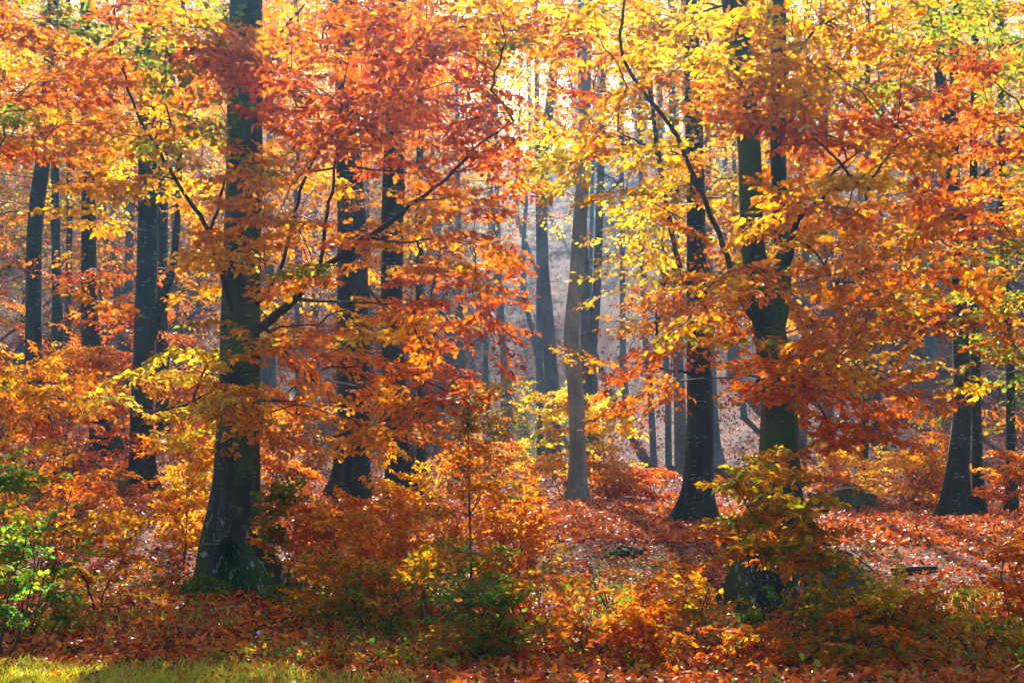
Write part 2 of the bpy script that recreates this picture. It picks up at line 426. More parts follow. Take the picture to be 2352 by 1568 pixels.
class Foliage:
    def __init__(s): s.p = []; s.d = []; s.n = []; s.l = []; s.c = []
    def spray(s, base, direction, roll, scale, pal, leaf=.085, tpl=TPL, dens=1.0, spread=.3):
        t = tpl[rng.integers(len(tpl))]
        X = norm(direction); Z = np.array([0, 0, 1.0]); Yv = norm(np.cross(Z, X)); Z = np.cross(X, Yv)
        c, q = cos(roll), sin(roll)
        Yr = Yv * c + Z * q; Zr = -Yv * q + Z * c
        Mx = np.stack([X, Yr, Zr])
        pos = t[0] @ Mx * scale + base; d = t[1] @ Mx; nn = t[2] @ Mx
        if dens < 1:
            m = rng.random(len(pos)) < dens; pos, d, nn = pos[m], d[m], nn[m]
        n = len(pos)
        s.p.append(pos); s.d.append(d); s.n.append(nn)
        s.l.append(leaf * rng.uniform(.5, 1.3, n) ** .9); s.c.append(pal_cols(pal, n, spread))
        return [(a @ Mx * scale + base, b @ Mx * scale + base, r) for a, b, r in t[3]]
    def mesh(s, name, mat=None, origin=(0, 0, 0), simple=False):
        o = np.array(origin)
        return leaves_to_mesh(name, np.concatenate(s.p) - o, np.concatenate(s.d), np.concatenate(s.n), np.concatenate(s.l),
                              np.concatenate(s.c), mat or M_LEAF, simple)

class Tubes:
    def __init__(s): s.v = []; s.f = []; s.n = 0
    def tube(s, pts, rad, sides=5, cap=True, mod=None):
        pts = np.asarray(pts, float); rad = np.asarray(rad, float)
        tg = norm(np.gradient(pts, axis=0))
        ref = np.array([0, 1., 0]) if abs(tg[0][2]) > .7 else np.array([0, 0, 1.])
        a = norm(np.cross(tg, ref)); b = np.cross(tg, a)
        ph = np.arange(sides) * 2 * pi / sides
        R = rad[:, None] * np.ones(sides)
        if mod is not None: R = mod(pts, ph, a, b, R)
        V = pts[:, None] + R[..., None] * (a[:, None] * np.cos(ph)[None, :, None] + b[:, None] * np.sin(ph)[None, :, None])
        m = len(pts); i = np.arange(m - 1)[:, None] * sides; j = np.arange(sides)[None]; j2 = (j + 1) % sides
        q = np.stack([i + j, i + j2, i + sides + j2, i + sides + j], -1).reshape(-1, 4) + s.n
        s.v.append(V.reshape(-1, 3)); s.f.append(q); s.n += m * sides
    def mesh(s, name, mat, origin=(0, 0, 0)):
        return make_mesh(name, np.concatenate(s.v) - np.array(origin), [np.concatenate(s.f)], mat, smooth_sh=True)

def resample(pts, rad, step):
    pts = np.asarray(pts, float); rad = np.asarray(rad, float)
    seg = np.linalg.norm(np.diff(pts, axis=0), axis=1); s = np.concatenate([[0], np.cumsum(seg)])
    n = max(3, int(s[-1] / step))
    t = np.linspace(0, s[-1], n)
    # smooth cubic-ish interpolation by averaging linear samples
    out = np.stack([np.interp(t, s, pts[:, i]) for i in range(3)], -1); r = np.interp(t, s, rad)
    for _ in range(max(1, int(.35 / step))):
        out[1:-1] = (out[:-2] + 2 * out[1:-1] + out[2:]) / 4; r[1:-1] = (r[:-2] + 2 * r[1:-1] + r[2:]) / 4
    return out, r

def in_gap(p):
    """canopy corridors cut along the sun rays so light reaches lawn and clearing"""
    x, y, z = p; k = math.tan(SUN_EL); xs = x + (y - 30) * math.tan(-SUN_AZ)
    if -5.5 < x < -1.2 and (y - 11.6) * k < z < (y - 9.6) * k and rng.random() < .7: return True
    if 0 < xs < 6.5 and y > 35 and .6 + (y - 35) * k < z < .9 + (y - 24) * k: return True
    return 4.6 < xs < 9.5 and y > 27 and .6 + (y - 25) * k < z < .9 + (y - 19) * k and z > 1.5

def grow(nodes, attrs, tub, fol, leaf, scale, tpl=TPL, twigs=True, rtw=.006, upbias=.8, dens=1.0, leafspread=.3, split=False):
    """join every spray to the nearest wood already grown, thicker where more hangs on it"""
    groups = {}; rootof = []
    NP = [np.array(n[0]) for n in nodes]; NC = [n[1] for n in nodes]; NB = [-1] * len(nodes)
    br = []
    root = np.array(nodes[0][0])
    order = sorted(attrs, key=lambda a: min(np.linalg.norm(np.asarray(n[0]) - a[0]) for n in nodes[::3] + nodes[-1:]))
    for (p, pal) in order:
        A = np.array(NP); C = np.array(NC)
        dv = p - A; dist = np.linalg.norm(dv, axis=1)
        cost = dist + .25 * C + upbias * np.maximum(0, -(dv[:, 2]) + .05) + 1.2 * (dist < .25)
        k = int(np.argmin(cost)); q = A[k]; d = dist[k]
        m1 = q + (p - q) * .4 + np.array([0, 0, .12 * d]) + rng.normal(0, .05 * d, 3)
        t = np.linspace(0, 1, 6)[:, None]
        cv = (1 - t) ** 2 * q + 2 * t * (1 - t) * m1 + t * t * p
        cv[1:-1] += rng.normal(0, .018 * d, (4, 3))
        bi = len(br); br.append([cv, NB[k], 1]); rootof.append(bi if NB[k] < 0 else rootof[NB[k]])
        tg_ = groups.setdefault(rootof[bi], Tubes())
        for j in (2, 3, 4, 5):
            NP.append(cv[j]); NC.append(C[k] + d * j / 5); NB.append(bi)
        hd = p - q; hd[2] *= .35
        hd = norm(norm(hd) + rng.normal(0, .35, 3) * np.array([1, 1, .35]))
        sg = fol.spray(p - hd * .45 * scale, hd, rng.normal(0, .3), scale * rng.uniform(.8, 1.2), pal, leaf, tpl, dens, leafspread)
        if twigs:
            for a, b, r in sg:
                (tg_ if split else tub).tube([a, b], [r * 1.5 * scale, r * .8 * scale], 3)
    for b in reversed(br):
        if b[1] >= 0: br[b[1]][2] += b[2]
    for bi, (cv, par, n) in enumerate(br):
        r0 = rtw * (n ** .42); r1 = rtw * (max(1, n - 1) ** .42) * .8
        (groups[rootof[bi]] if split else tub).tube(cv, np.linspace(r0, r1, 6), 6 if r0 > .012 else 4)
    return sorted(groups.values(), key=lambda g: -g.n)

# ------------------------------------------------------------------ limbs drawn from the photograph: tree, pixels, y0, y1, w0, w1
LIMBS = [
 ('A', [(570, 770), (610, 742), (650, 712), (682, 684), (722, 626), (766, 598), (850, 545), (910, 500), (960, 455), (1010, 425), (1062, 372), (1130, 306), (1180, 280)], 16.9, 14.6, 24, 3),
 ('A', [(735, 618), (748, 500), (768, 400), (776, 300), (788, 225), (800, 120)], 16.0, 15.2, 10, 2),
 ('A', [(680, 688), (740, 690), (800, 693), (880, 700), (960, 690)], 16.2, 15.0, 9, 2),
 ('A', [(545, 765), (520, 665), (493, 590), (483, 530), (450, 480), (415, 435), (385, 380), (350, 320), (310, 260), (280, 150), (262, 20)], 16.9, 15.2, 14, 4),
 ('A', [(483, 532), (505, 450), (532, 370), (546, 330), (600, 300)], 16.3, 15.6, 8, 2),
 ('A', [(960, 458), (1000, 462), (1080, 440), (1150, 430)], 15.2, 14.7, 5, 2),
 ('A', [(850, 546), (930, 560), (1010, 540), (1090, 560)], 15.5, 14.8, 6, 2),
 ('A', [(560, 160), (600, 110), (650, 70), (700, 10)], 17.0, 16.2, 12, 4),
 ('A', [(590, 700), (640, 640), (700, 400), (800, 260), (880, 180), (960, 60)], 16.9, 15.8, 10, 4),
 ('A', [(552, 850), (500, 890), (430, 930), (350, 945), (280, 950)], 16.8, 15.6, 9, 2),
 ('B', [(1752, 760), (1716, 712), (1690, 670), (1668, 575), (1633, 495), (1613, 440), (1588, 400), (1568, 345), (1549, 295), (1499, 240), (1466, 192), (1434, 150), (1421, 100), (1434, 0), (1440, -60)], 15.1, 14.6, 15, 6),
 ('B', [(1797, 640), (1815, 570), (1826, 520), (1834, 496), (1856, 472), (1888, 462)], 15.2, 14.5, 18, 11),
 ('B', [(1888, 462), (1880, 436), (1896, 428), (1925, 438), (1960, 430), (2008, 423), (2024, 372), (2048, 338), (2095, 312)], 14.5, 14.0, 11, 4),
 ('B', [(1888, 425), (1910, 392), (1945, 370), (1978, 345)], 14.5, 14.2, 9, 4),
 ('B', [(1820, 545), (1860, 560), (1890, 600), (1920, 650)], 15.0, 14.4, 8, 2),
 ('B', [(1722, 300), (1690, 240), (1640, 200), (1580, 190)], 15.1, 14.5, 8, 3),
 ('B', [(1790, 200), (1850, 90), (1900, 50), (1960, 20)], 15.2, 14.4, 9, 3),
 ('C', [(1600, 720), (1562, 620), (1534, 490), (1519, 400), (1504, 300), (1484, 100), (1474, 0), (1470, -80)], 23.9, 23.2, 13, 9),
 ('Pp', [(2200, 560), (2240, 420), (2300, 360), (2352, 345), (2420, 350)], 26, 24.5, 12, 5),
 ('D', [(1338, 430), (1300, 380), (1260, 350), (1220, 340)], 33, 32, 7, 2),
 ('D', [(1345, 470), (1400, 440), (1440, 400), (1480, 380)], 33, 32, 6, 2),
]

# foliage of the nearest trees, one letter per 78 px block of the picture (tree crowns at 13 to 19 m)
NEAR = [
 "OGGrAAGOOrOrOYAAOYAYYYGAAAAGGA",
 "AAOrGrROAOrORrAArOYYYYAAAAAGrG",
 "OOrOAOOrRrrrORrYrrAOOAYAAGrrOG",
 "GOOAAAGRrrRrrrrAYOYAOArRrrrOrO",
 "rOOYGY.GAOOrrrrYLAYAA.AOOYAOrO",
 "..AYGYA.AAAAOOrYL.YAA.AAYYArOA",
 "..Y.A.AAAOOAAOO...LAAAOAOOYOrA",
 "...OOAYAGOOAAAOr..YYAAGAAOYOOG",
 "...O..AYAOArrrr....AYA.AAOYrGG",
 "......YGOOYOArr...AAAOAAAAYrGO",
 "....LLLGOOAOOr...OrOO..OAYA.GG",
 "...LYLLAOAOAOr....OOr.rArrr.Y.",
 "....YYYAAAAAO.......r..Arr....",
]
MID = [
 "OAYYAAOOAAOOYYYYYYYYYYYYYYYAGG",
 "AYYYAYOOOAOYYPPYYYYYYYYYYYYAGG",
 "AYYYAYOOOAOOPPYYYYYYYYYYYYAAGG",
 "YYAYYYYAOOOOPP.YYYYYYYYYYYAAAG",
 "YAYYYYYAOOAOP..YYYYYYYYYYAAAAG",
 "OYAYYAOAOOAO...YY.YYAYYAAAAOAG",
 "OAOYYAOAOAO....YL.LAYAYAAOAOOG",
 "rOrOOOOAOOA.......YYAOAAOOOOGG",
 "rrrOOOrOA.O.......YOOOrOAOOrGG",
 "OrOrOOAA...........OO..OOO.OYG",
 "O.rOrOY.................A..GOG",
 ".OOOrOO....................GYG",
 ".OrOrOA....................GGO",
]
cell = 78.4
near_trees = ['A', 'B', 'C']
# trees that stand just outside the frame but hang their crowns into it
tr('OL', 14.5, [(-330, 1400, 120), (-325, 1250, 90), (-320, 800, 80), (-300, 300, 70), (-290, 0, 60)], 'edge of a beech crown reaching in from beyond the left side', mat='B')
tr('OR', 19.0, [(2640, 1330, 100), (2635, 1150, 80), (2630, 700, 70), (2600, 300, 60), (2590, 0, 50)], 'beech crown reaching in from beyond the right side', mat='B')
visz = [('D', 440, 1160, 12), ('G', 560, 1060, 5), ('A', 280, 360, 4), ('A', 640, 760, 4), ('A', 980, 1300, 20), ('B', 440, 640, 3), ('B', 690, 760, 4), ('B', 930, 1300, 20),
        ('C', 100, 700, 3), ('C', 780, 1200, 20), ('H', 320, 520, 3), ('I', 330, 480, 3), ('H', 600, 700, 3), ('Pp', 760, 1200, 9), ('L', 420, 600, 9), ('M', 380, 900, 9), ('J', 430, 1100, 9)]
def tu(key, v):
    p = T[key]['pts']; vs = [a[1] for a in p][::-1]
    return np.interp(v, vs, [a[0] for a in p][::-1]), np.interp(v, vs, [a[2] for a in p][::-1])

def edge(row, c):
    return row[min(max(c, 0), 29)]
for r in range(-2, len(NEAR)):
    row = NEAR[max(r, 0)]
    for c in range(-3, 33):
        ch = edge(row, c)
        if ch == '.': continue
        n = (2 if 13 <= c <= 17 and 5 <= r <= 10 else 3) if r >= 0 else (1 if rng.random() < .3 or r == -1 else 0)
        if 11 <= c <= 21 and -1 <= r <= 1: n += 2
        if c < 0 or c > 29: n = min(n, 2)
        for _ in range(n):
            u = (c + rng.uniform(0, 1)) * cell; v = (r + rng.uniform(0, 1)) * cell
            # which crown
            if c <= 2 and (r < 5 or c < 0): key = 'OL'
            elif c >= 28 or (c >= 26 and rng.random() < .5): key = 'OR'
            elif u < 1180: key = 'A'
            elif u < 1560 and r < 10: key = random.choice(['C', 'B', 'D'] if u > 1300 else ['A', 'C', 'D'])
            else: key = random.choice('BBBC') if u < 1800 else 'B'
            ty = T[key]['y']
            y = ty + {'A': rng.uniform(-3.4, 2.6), 'B': rng.uniform(-2.6, 2.8), 'C': rng.uniform(-3, 3), 'D': rng.uniform(-5, 2),
                      'OL': rng.uniform(-1, 5), 'OR': rng.uniform(-3.5, 2)}[key]
            skip = False
            for (tk, v0, v1, pr) in visz:
                uu, ww = tu(tk, v)
                if v0 < v < v1 and abs(u - uu) < ww * .5 + 34 and rng.random() < (1 - 1 / pr):
                    if y < T[tk]['y'] + .5:
                        if T[tk]['y'] < 18 and rng.random() < .5 and pr < 9: y = T[tk]['y'] + rng.uniform(1, 2.8)
                        else: skip = True
            if skip: continue
            if in_gap(P(u, v, y)): continue
            pal = ch + (ch if rng.random() < .7 else random.choice(NEXT[ch]))
            p = P(u, v, y); T[key]['attr'].append((p, pal))

# sprays that hang in front of the stems
for (u0, u1, v0, v1, y0, y1, n, pal, key) in [
    (510, 610, -20, 130, 14.5, 16.2, 4, 'OA', 'A'), (510, 610, 130, 250, 14.5, 16.2, 5, 'rO', 'A'), (510, 610, 390, 470, 14.5, 16.2, 4, 'AY', 'A'),
    (500, 610, 490, 580, 14.5, 16.2, 4, 'YA', 'A'), (520, 600, 720, 820, 14.5, 16, 4, 'GA', 'A'), (500, 600, 870, 950, 14.8, 16, 7, 'YA', 'A'),
    (1670, 1760, 20, 330, 12.8, 14.4, 6, 'AO', 'B'), (1760, 1830, 0, 300, 12.8, 14.4, 5, 'AY', 'B'), (1690, 1800, 480, 540, 12.8, 14.3, 3, 'AY', 'B'),
    (1680, 1800, 610, 680, 12.8, 14.3, 3, 'AO', 'B'), (1720, 1830, 790, 900, 12.8, 14.3, 7, 'rA', 'B'),
    (1565, 1620, 130, 300, 20, 23, 5, 'YA', 'C'), (1570, 1620, 560, 720, 20, 23, 5, 'AO', 'C'),
    (780, 840, -20, 310, 23, 26, 10, 'rO', 'H'), (880, 940, -20, 350, 24, 27.5, 10, 'rO', 'I'), (310, 370, -20, 430, 22, 25.5, 12, 'AY', 'J'),
    (185, 225, -20, 380, 26, 29.5, 8, 'OA', 'L'), (85, 130, 130, 330, 29, 32, 6, 'AO', 'M')]:
    for _ in range(n): T[key]['attr'].append((P(rng.uniform(u0, u1), rng.uniform(v0, v1), rng.uniform(y0, y1)), pal))
midkeys = [k for k in T if 20 < T[k]['y'] < 42 and k != 'OR']
for r in range(-5, len(MID)):
    row = MID[max(r, 0)]
    for c in range(-2, 32):
        ch = edge(row, c)
        if ch == '.': continue
        n = (4 if 0 <= r < 2 and 9 <= c <= 22 else 3 if 0 <= r < 2 else 2 if r >= 0 else 1 if (rng.random() < .3 and not 13 <= c <= 19) or r == -1 else 0)
        for _ in range(n):
            u = (c + rng.uniform(0, 1)) * cell; v = (r + rng.uniform(0, 1)) * cell
            ds = []
            for k in midkeys:
                uu, ww = tu(k, v); ds.append((abs(uu - u) * T[k]['y'] / 30 + rng.uniform(0, 160), k))
            key = min(ds)[1]
            y = T[key]['y'] + rng.uniform(-2.5, 4)
            skip = False
            for (tk, v0, v1, pr) in visz:
                uu, ww = tu(tk, v)
                if T[tk]['y'] > y - .5 and v0 < v < v1 and abs(u - uu) < ww * .5 + 30: skip = True
            if skip or in_gap(P(u, v, y)): continue
            T[key]['attr'].append((P(u, v, y), ch + random.choice(NEXT[ch])))

# ------------------------------------------------------------------ build the hand-placed trees
MATS = {'D': M_BARKD, 'G': M_BARKG, 'B': M_BARK, 'P': M_BARKP}
def trunk_line(t, pts, first=True, top=True):
    y = t['y']
    W = [P(u, v, y) for u, v, _ in pts]; R = [PX(w_, y) * .5 for _, _, w_ in pts]
    if first:
        g = float(gh(W[0][0], W[0][1]))
        W[0][2] = min(W[0][2], g + .02)
        W.insert(0, W[0] + np.array([0, 0, -.5])); R.insert(0, R[0] * 1.12)
    if top:
        d = norm(W[-1] - W[-2]); L = 3.0 + .12 * y
        W += [W[-1] + d * L * .5 + rng.normal(0, .1, 3), W[-1] + d * L + rng.normal(0, .2, 3)]; R += [R[-1] * .8, R[-1] * .3]
    return np.array(W), np.array(R)

def build_tree(key, t):
    y = t['y']
    W, R = trunk_line(t, t['pts'])
    base = np.array([W[1][0], y, float(gh(W[1][0], y))])
    lab = t['label']
    root = thing(t['name'], base, lab, 'tree', t['group'])
    tb = Tubes()
    step = .05 if key in 'AB' else (.12 if y < 30 else .3)
    pts, rad = resample(W, R, step)
    zb = base[2]; nl = rng.integers(5, 8); ph0 = rng.uniform(0, 6.28)
    rb = R[2]
    big = key in ('A', 'B')
    def mod(p, ph, a, b, RR):
        z = (p[:, 2] - zb)[:, None]
        f = np.exp(-np.maximum(z + .05, 0) / (rb * 1.3))
        lob = 1 + f * (.42 * np.cos(nl * ph[None] + ph0) ** 3 + .16 * np.cos(3 * ph[None] + 1.3 * ph0))
        # ribs running up from the roots
        f2 = np.exp(-np.maximum(z, 0) / (rb * 4.5))
        lob += .06 * f2 * np.cos(nl * ph[None] + ph0 + .25 * z / rb)
        bump = .020 * np.sin(3 * ph[None] + z * 2.1) + .014 * np.sin(5 * ph[None] - z * 4.7 + ph0) + .012 * np.sin(11 * ph[None] + z * 9) * np.sin(z * 7)
        out = RR * (lob + bump)
        if key == 'A':      # dark hollow between the front roots
            wx = a[:, None, 0] * np.cos(ph)[None] + b[:, None, 0] * np.sin(ph)[None]
            wy = a[:, None, 1] * np.cos(ph)[None] + b[:, None, 1] * np.sin(ph)[None]
            ang = np.arctan2(wx - .15, -wy)
            ww = .58 * np.sqrt(np.clip(1 - (z / .58) ** 2, .0004, 1))
            hol = smooth(1.2, .85, np.abs(ang) / ww) * (z < .6) * smooth(-.55, -.42, z)
            out = out * (1 - .85 * hol)
            out = out * (1 + .10 * np.exp(-((np.abs(ang) / ww - 1.35) / .3) ** 2) * (z < .6))
            # scar collar half way up
            sc_ = np.exp(-((z - .95 - .02 * np.sin(4 * ang)) / .035) ** 2) * np.exp(-(ang / .9) ** 2)
            out = out * (1 + .035 * sc_)
        return out
    tb.tube(pts, rad, 110 if key == 'A' else max(14, t['sides']), mod=mod)
    nodes = [(p, 0.0) for p in pts[:: max(1, int(.5 / step))] if p[2] > zb + 2.0]
    for st in t['stems']:
        W2, R2 = trunk_line(t, st, first=False)
        p2, r2 = resample(W2, R2, step * 2)
        tb.tube(p2, r2, max(10, t['sides'] // 2))
        nodes += [(p, 0.1) for p in p2[:: max(1, int(.25 / step))]]
    link('trunk', tb.mesh('trunk', MATS[t['mat']], base), root)
    lt = Tubes()
    for (tk, px, y0, y1, w0, w1) in LIMBS:
        if tk != key: continue
        ys = np.linspace(y0, y1, len(px))
        LW_ = np.array([P(u, v, yy) for (u, v), yy in zip(px, ys)]); LR = PX(np.linspace(w0, w1, len(px)), ys) * .5
        p3, r3 = resample(LW_, LR, .12)
        p3[2:-1] += rng.normal(0, .008, (len(p3) - 3, 3))
        lb = Tubes(); lb.tube(p3, r3, 8)
        link('limb', lb.mesh('limb', M_TWIG, base), root)
        nodes += [(p, 0.2) for p in p3[2::2]]
    fol = Foliage()
    far = y >= 21
    if t['attr']:
        gs = grow(nodes, t['attr'], lt, fol, .083 if not far else .115, .8 if not far else 1.5, TPL, twigs=not far,
             rtw=.0045 if not far else .008, dens=.92 if not far else .8, split=True)
        for g_ in gs[:60]: link('branch', g_.mesh('branch', M_TWIG, base), root)
        for g_ in gs[60:]: lt.v += g_.v; lt.f += [q_ + lt.n for q_ in g_.f]; lt.n += g_.n
        link('crown', fol.mesh('crown', M_LEAF, base, simple=far), root)
    if lt.v: tag(link('small_twigs', lt.mesh('small_twigs', M_TWIG, base), root), kind='stuff')
    return root

# trees deeper in the wood that got no crown from the map: loose hazy sprays up their stems
for k, t in T.items():
    if not t['attr'] or t['y'] > 41:
        n = 34
        for i in range(n):
            v = rng.uniform(-120, 620); uu, ww = tu(k, max(v, 0))
            u = uu + rng.normal(0, 110)
            if 1180 < u < 1440 and 330 < v: continue
            q_ = P(u, v, t['y'] + rng.uniform(-2, 2))
            if in_gap(q_): continue
            T[k]['attr'].append((q_, random.choice(['OA', 'YA', 'rO', 'AO', 'YG'])))
for k, t in T.items():
    build_tree(k, t)

# ------------------------------------------------------------------ trees far up the slope
def hill_proto(i):
    r = np.random.default_rng(900 + i)
    H = r.uniform(13, 18); r0 = r.uniform(.13, .24)
    tb = Tubes()
    zz = np.linspace(-.8, H, 14)
    lean = r.normal(0, .025, 2)
    line = np.stack([lean[0] * zz + .12 * np.sin(zz * .5 + i), lean[1] * zz, zz], -1)
    rad = r0 * (1 - .85 * np.clip(zz / H, 0, 1)) + r0 * .7 * np.exp(-np.maximum(zz, 0) / .3)
    p, q = resample(line, rad, .6)
    tb.tube(p, q, 8)
    pal = [['OA', 'AY', 'YO'], ['YA', 'YG', 'AG'], ['rO', 'OA', 'OP'], ['AO', 'YP', 'AP'], ['YG', 'GA', 'AY'], ['Or', 'PO', 'AO'], ['YP', 'OP', 'YG'], ['PO', 'YP', 'OA']][i]
    sparse = i >= 6
    f = Foliage(); bt = Tubes()
    nodes = [(x, 0.) for x in p if x[2] > 2.0]
    at = []
    lay = np.arange(2.8, H + 1, .9)
    for z in lay:
        rr = 3.0 * (1 - .45 * z / H)
        for _ in range(2 if sparse else 9):
            a = r.uniform(0, 2 * pi); d = rr * math.sqrt(r.uniform(.05, 1))
            at.append((np.array([d * cos(a), d * sin(a), z + r.normal(0, .12)]), random.choice(pal)))
    grow(nodes, at, bt, f, .17, 1.7, TPLF, twigs=False, rtw=.010, dens=.9)
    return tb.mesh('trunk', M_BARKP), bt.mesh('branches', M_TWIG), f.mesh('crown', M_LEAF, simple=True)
protos = [hill_proto(i) for i in range(8)]
rr = np.random.default_rng(77)
placed = [(b[0], b[1]) for b in base_pts[:len(T)]]
cnt = 0; tries = 0
LAND = [(80, 'the leftmost dark beech'), (210, 'the curving dark beech'), (335, 'the beech with the slanting limb'), (550, 'the hollow beech'),
        (690, 'the shaded blue grey trunk'), (810, 'the stout black beech'), (905, 'the straight dark beech'), (1060, 'the sapling flank trunk'), (1155, 'the speckled pale trunk'),
        (1260, 'the misty blue grey beech'), (1320, 'the bent grey trunk'), (1500, 'the slim blue pole'), (1600, 'the beech on the rim'), (1780, 'the big forked beech'),
        (1910, 'the stump trunk'), (2010, 'the faint slope trunk'), (2205, 'the flared right hand beech'), (2352, 'the far right edge')]
regions = [(-99, 700, 'slim dim blue trunk among the crowded hillside trees far off at left', 'crowded hillside trees at left'),
           (700, 1440, 'slim misty trunk with pale leaves far up the slope in the middle gap', 'misty trees up the slope in the gap'),
           (1440, 9999, 'slim trunk far up the red leaf covered slope at right', 'trees up the red slope at right')]
while cnt < 215 and tries < 9000:
    tries += 1
    y = 46 + 130 * rr.random() ** 1.1
    x = rr.uniform(-1, 1) * (.41 * y + 3)
    u = 1176 + x / y * F
    if y < 60 and u > 1000: continue
    if 1040 < u < 1640 and y < 100 and rr.random() < .8: continue
    if y < 52 and u > 300 : continue
    if any((x - a) ** 2 + ((y - b) * .8) ** 2 < (1.9 + y * .010) ** 2 for a, b in placed): continue
    if 1440 < u < 2352 and y < 90 and rr.random() < .5: continue
    placed.append((x, y)); z = float(gh(x, y)); i = int(rr.integers(6)) if y > 95 or not (1040 < u < 1640) else 6 + int(rr.integers(2))
    for lo, hi, lab, grp in regions:
        if lo <= u < hi or (lo == -99 and u < lo): break
    tier = 'low on' if y < 75 else ('midway up' if y < 115 else 'high up')
    hue = ['orange', 'yellow', 'red orange', 'peach', 'olive yellow', 'rusty', 'pale yellow', 'thin peach'][i]
    lm = [x_ for x_ in LAND if x_[0] >= u]
    spot = ('left of ' + lm[0][1]) if lm else 'at the right edge of the picture'
    lab = f'misty {hue} beech {tier} the slope {spot}'
    o = thing('hillside_beech', (x, y, z), lab, 'tree', 'misty beeches on the slope behind')
    o.rotation_euler = (0, 0, rr.uniform(0, 6.28)); s = rr.uniform(.8, 1.15); o.scale = (s, s, s)
    for nm, me in zip(('trunk', 'branches', 'crown'), protos[i]): link(nm, me, o)
    cnt += 1

# ------------------------------------------------------------------ shrubs and saplings
def shrub(u, y, height, rx, pals, n, label, leaf=.060, name='beech_shrub', cat='shrub', stem=.012, ry=None, tall=False, low=.1, scale=.42, group=None, dx=0.0, dens=.68):
    x = (u - 1176) / F * y / cos(PITCH)
    x = P(u, 1100, y)[0]
    g = float(gh(x, y)); base = np.array([x, y, g])
    root = thing(name, base, label, cat, group)
    tb = Tubes(); f = Foliage(); nodes = []
    ns = 1 if tall else max(3, int(rx * 6))
    for i in range(ns):
        if tall: e = base + np.array([rng.normal(0, .05) + dx, rng.normal(0, .05), height])
        else:
            a = rng.uniform(0, 2 * pi); e = base + np.array([cos(a) * rx * .7 + dx * .7, sin(a) * rx * .5, height * rng.uniform(.6, .95)])
        m = base + (e - base) * .5 + rng.normal(0, .04 + .04 * height, 3) * np.array([1, 1, .3])
        t = np.linspace(0, 1, 10)[:, None]
        cv = (1 - t) ** 2 * (base + np.array([0, 0, -.15])) + 2 * t * (1 - t) * m + t * t * e
        cv[1:] += rng.normal(0, .012, (9, 3))
        tb.tube(cv, np.linspace(stem, stem * .3, 10), 5); nodes += [(p, j * .05) for j, p in enumerate(cv[1:])]
    at = []
    for i in range(n):
        zz = rng.random() ** .85
        if tall: prof = (1 - zz) ** .6 * .95 + .15
        else: prof = math.sqrt(max(.05, 1 - (abs(zz - .45) / .62) ** 2))
        a = rng.uniform(0, 2 * pi); d = math.sqrt(rng.random()) * prof
        p = base + np.array([cos(a) * d * rx + dx * zz, sin(a) * d * (ry or rx * .8), height * (low + (1 - low) * zz)])
        p[2] = max(p[2], float(gh(p[0], p[1])) + .05)
        pl = pals[min(len(pals) - 1, int((zz + rng.normal(0, .12)) * len(pals)))] if rng.random() < .8 else random.choice(pals)
        at.append((p, pl))
    grow(nodes, at, tb, f, leaf, scale, TPL, twigs=(y < 20), rtw=.0028, upbias=.5, dens=dens, leafspread=.35)
    link('stems', tb.mesh('stems', M_TWIG, base), root)
    link('leaves', f.mesh('leaves', M_LEAF, base), root)
    return root

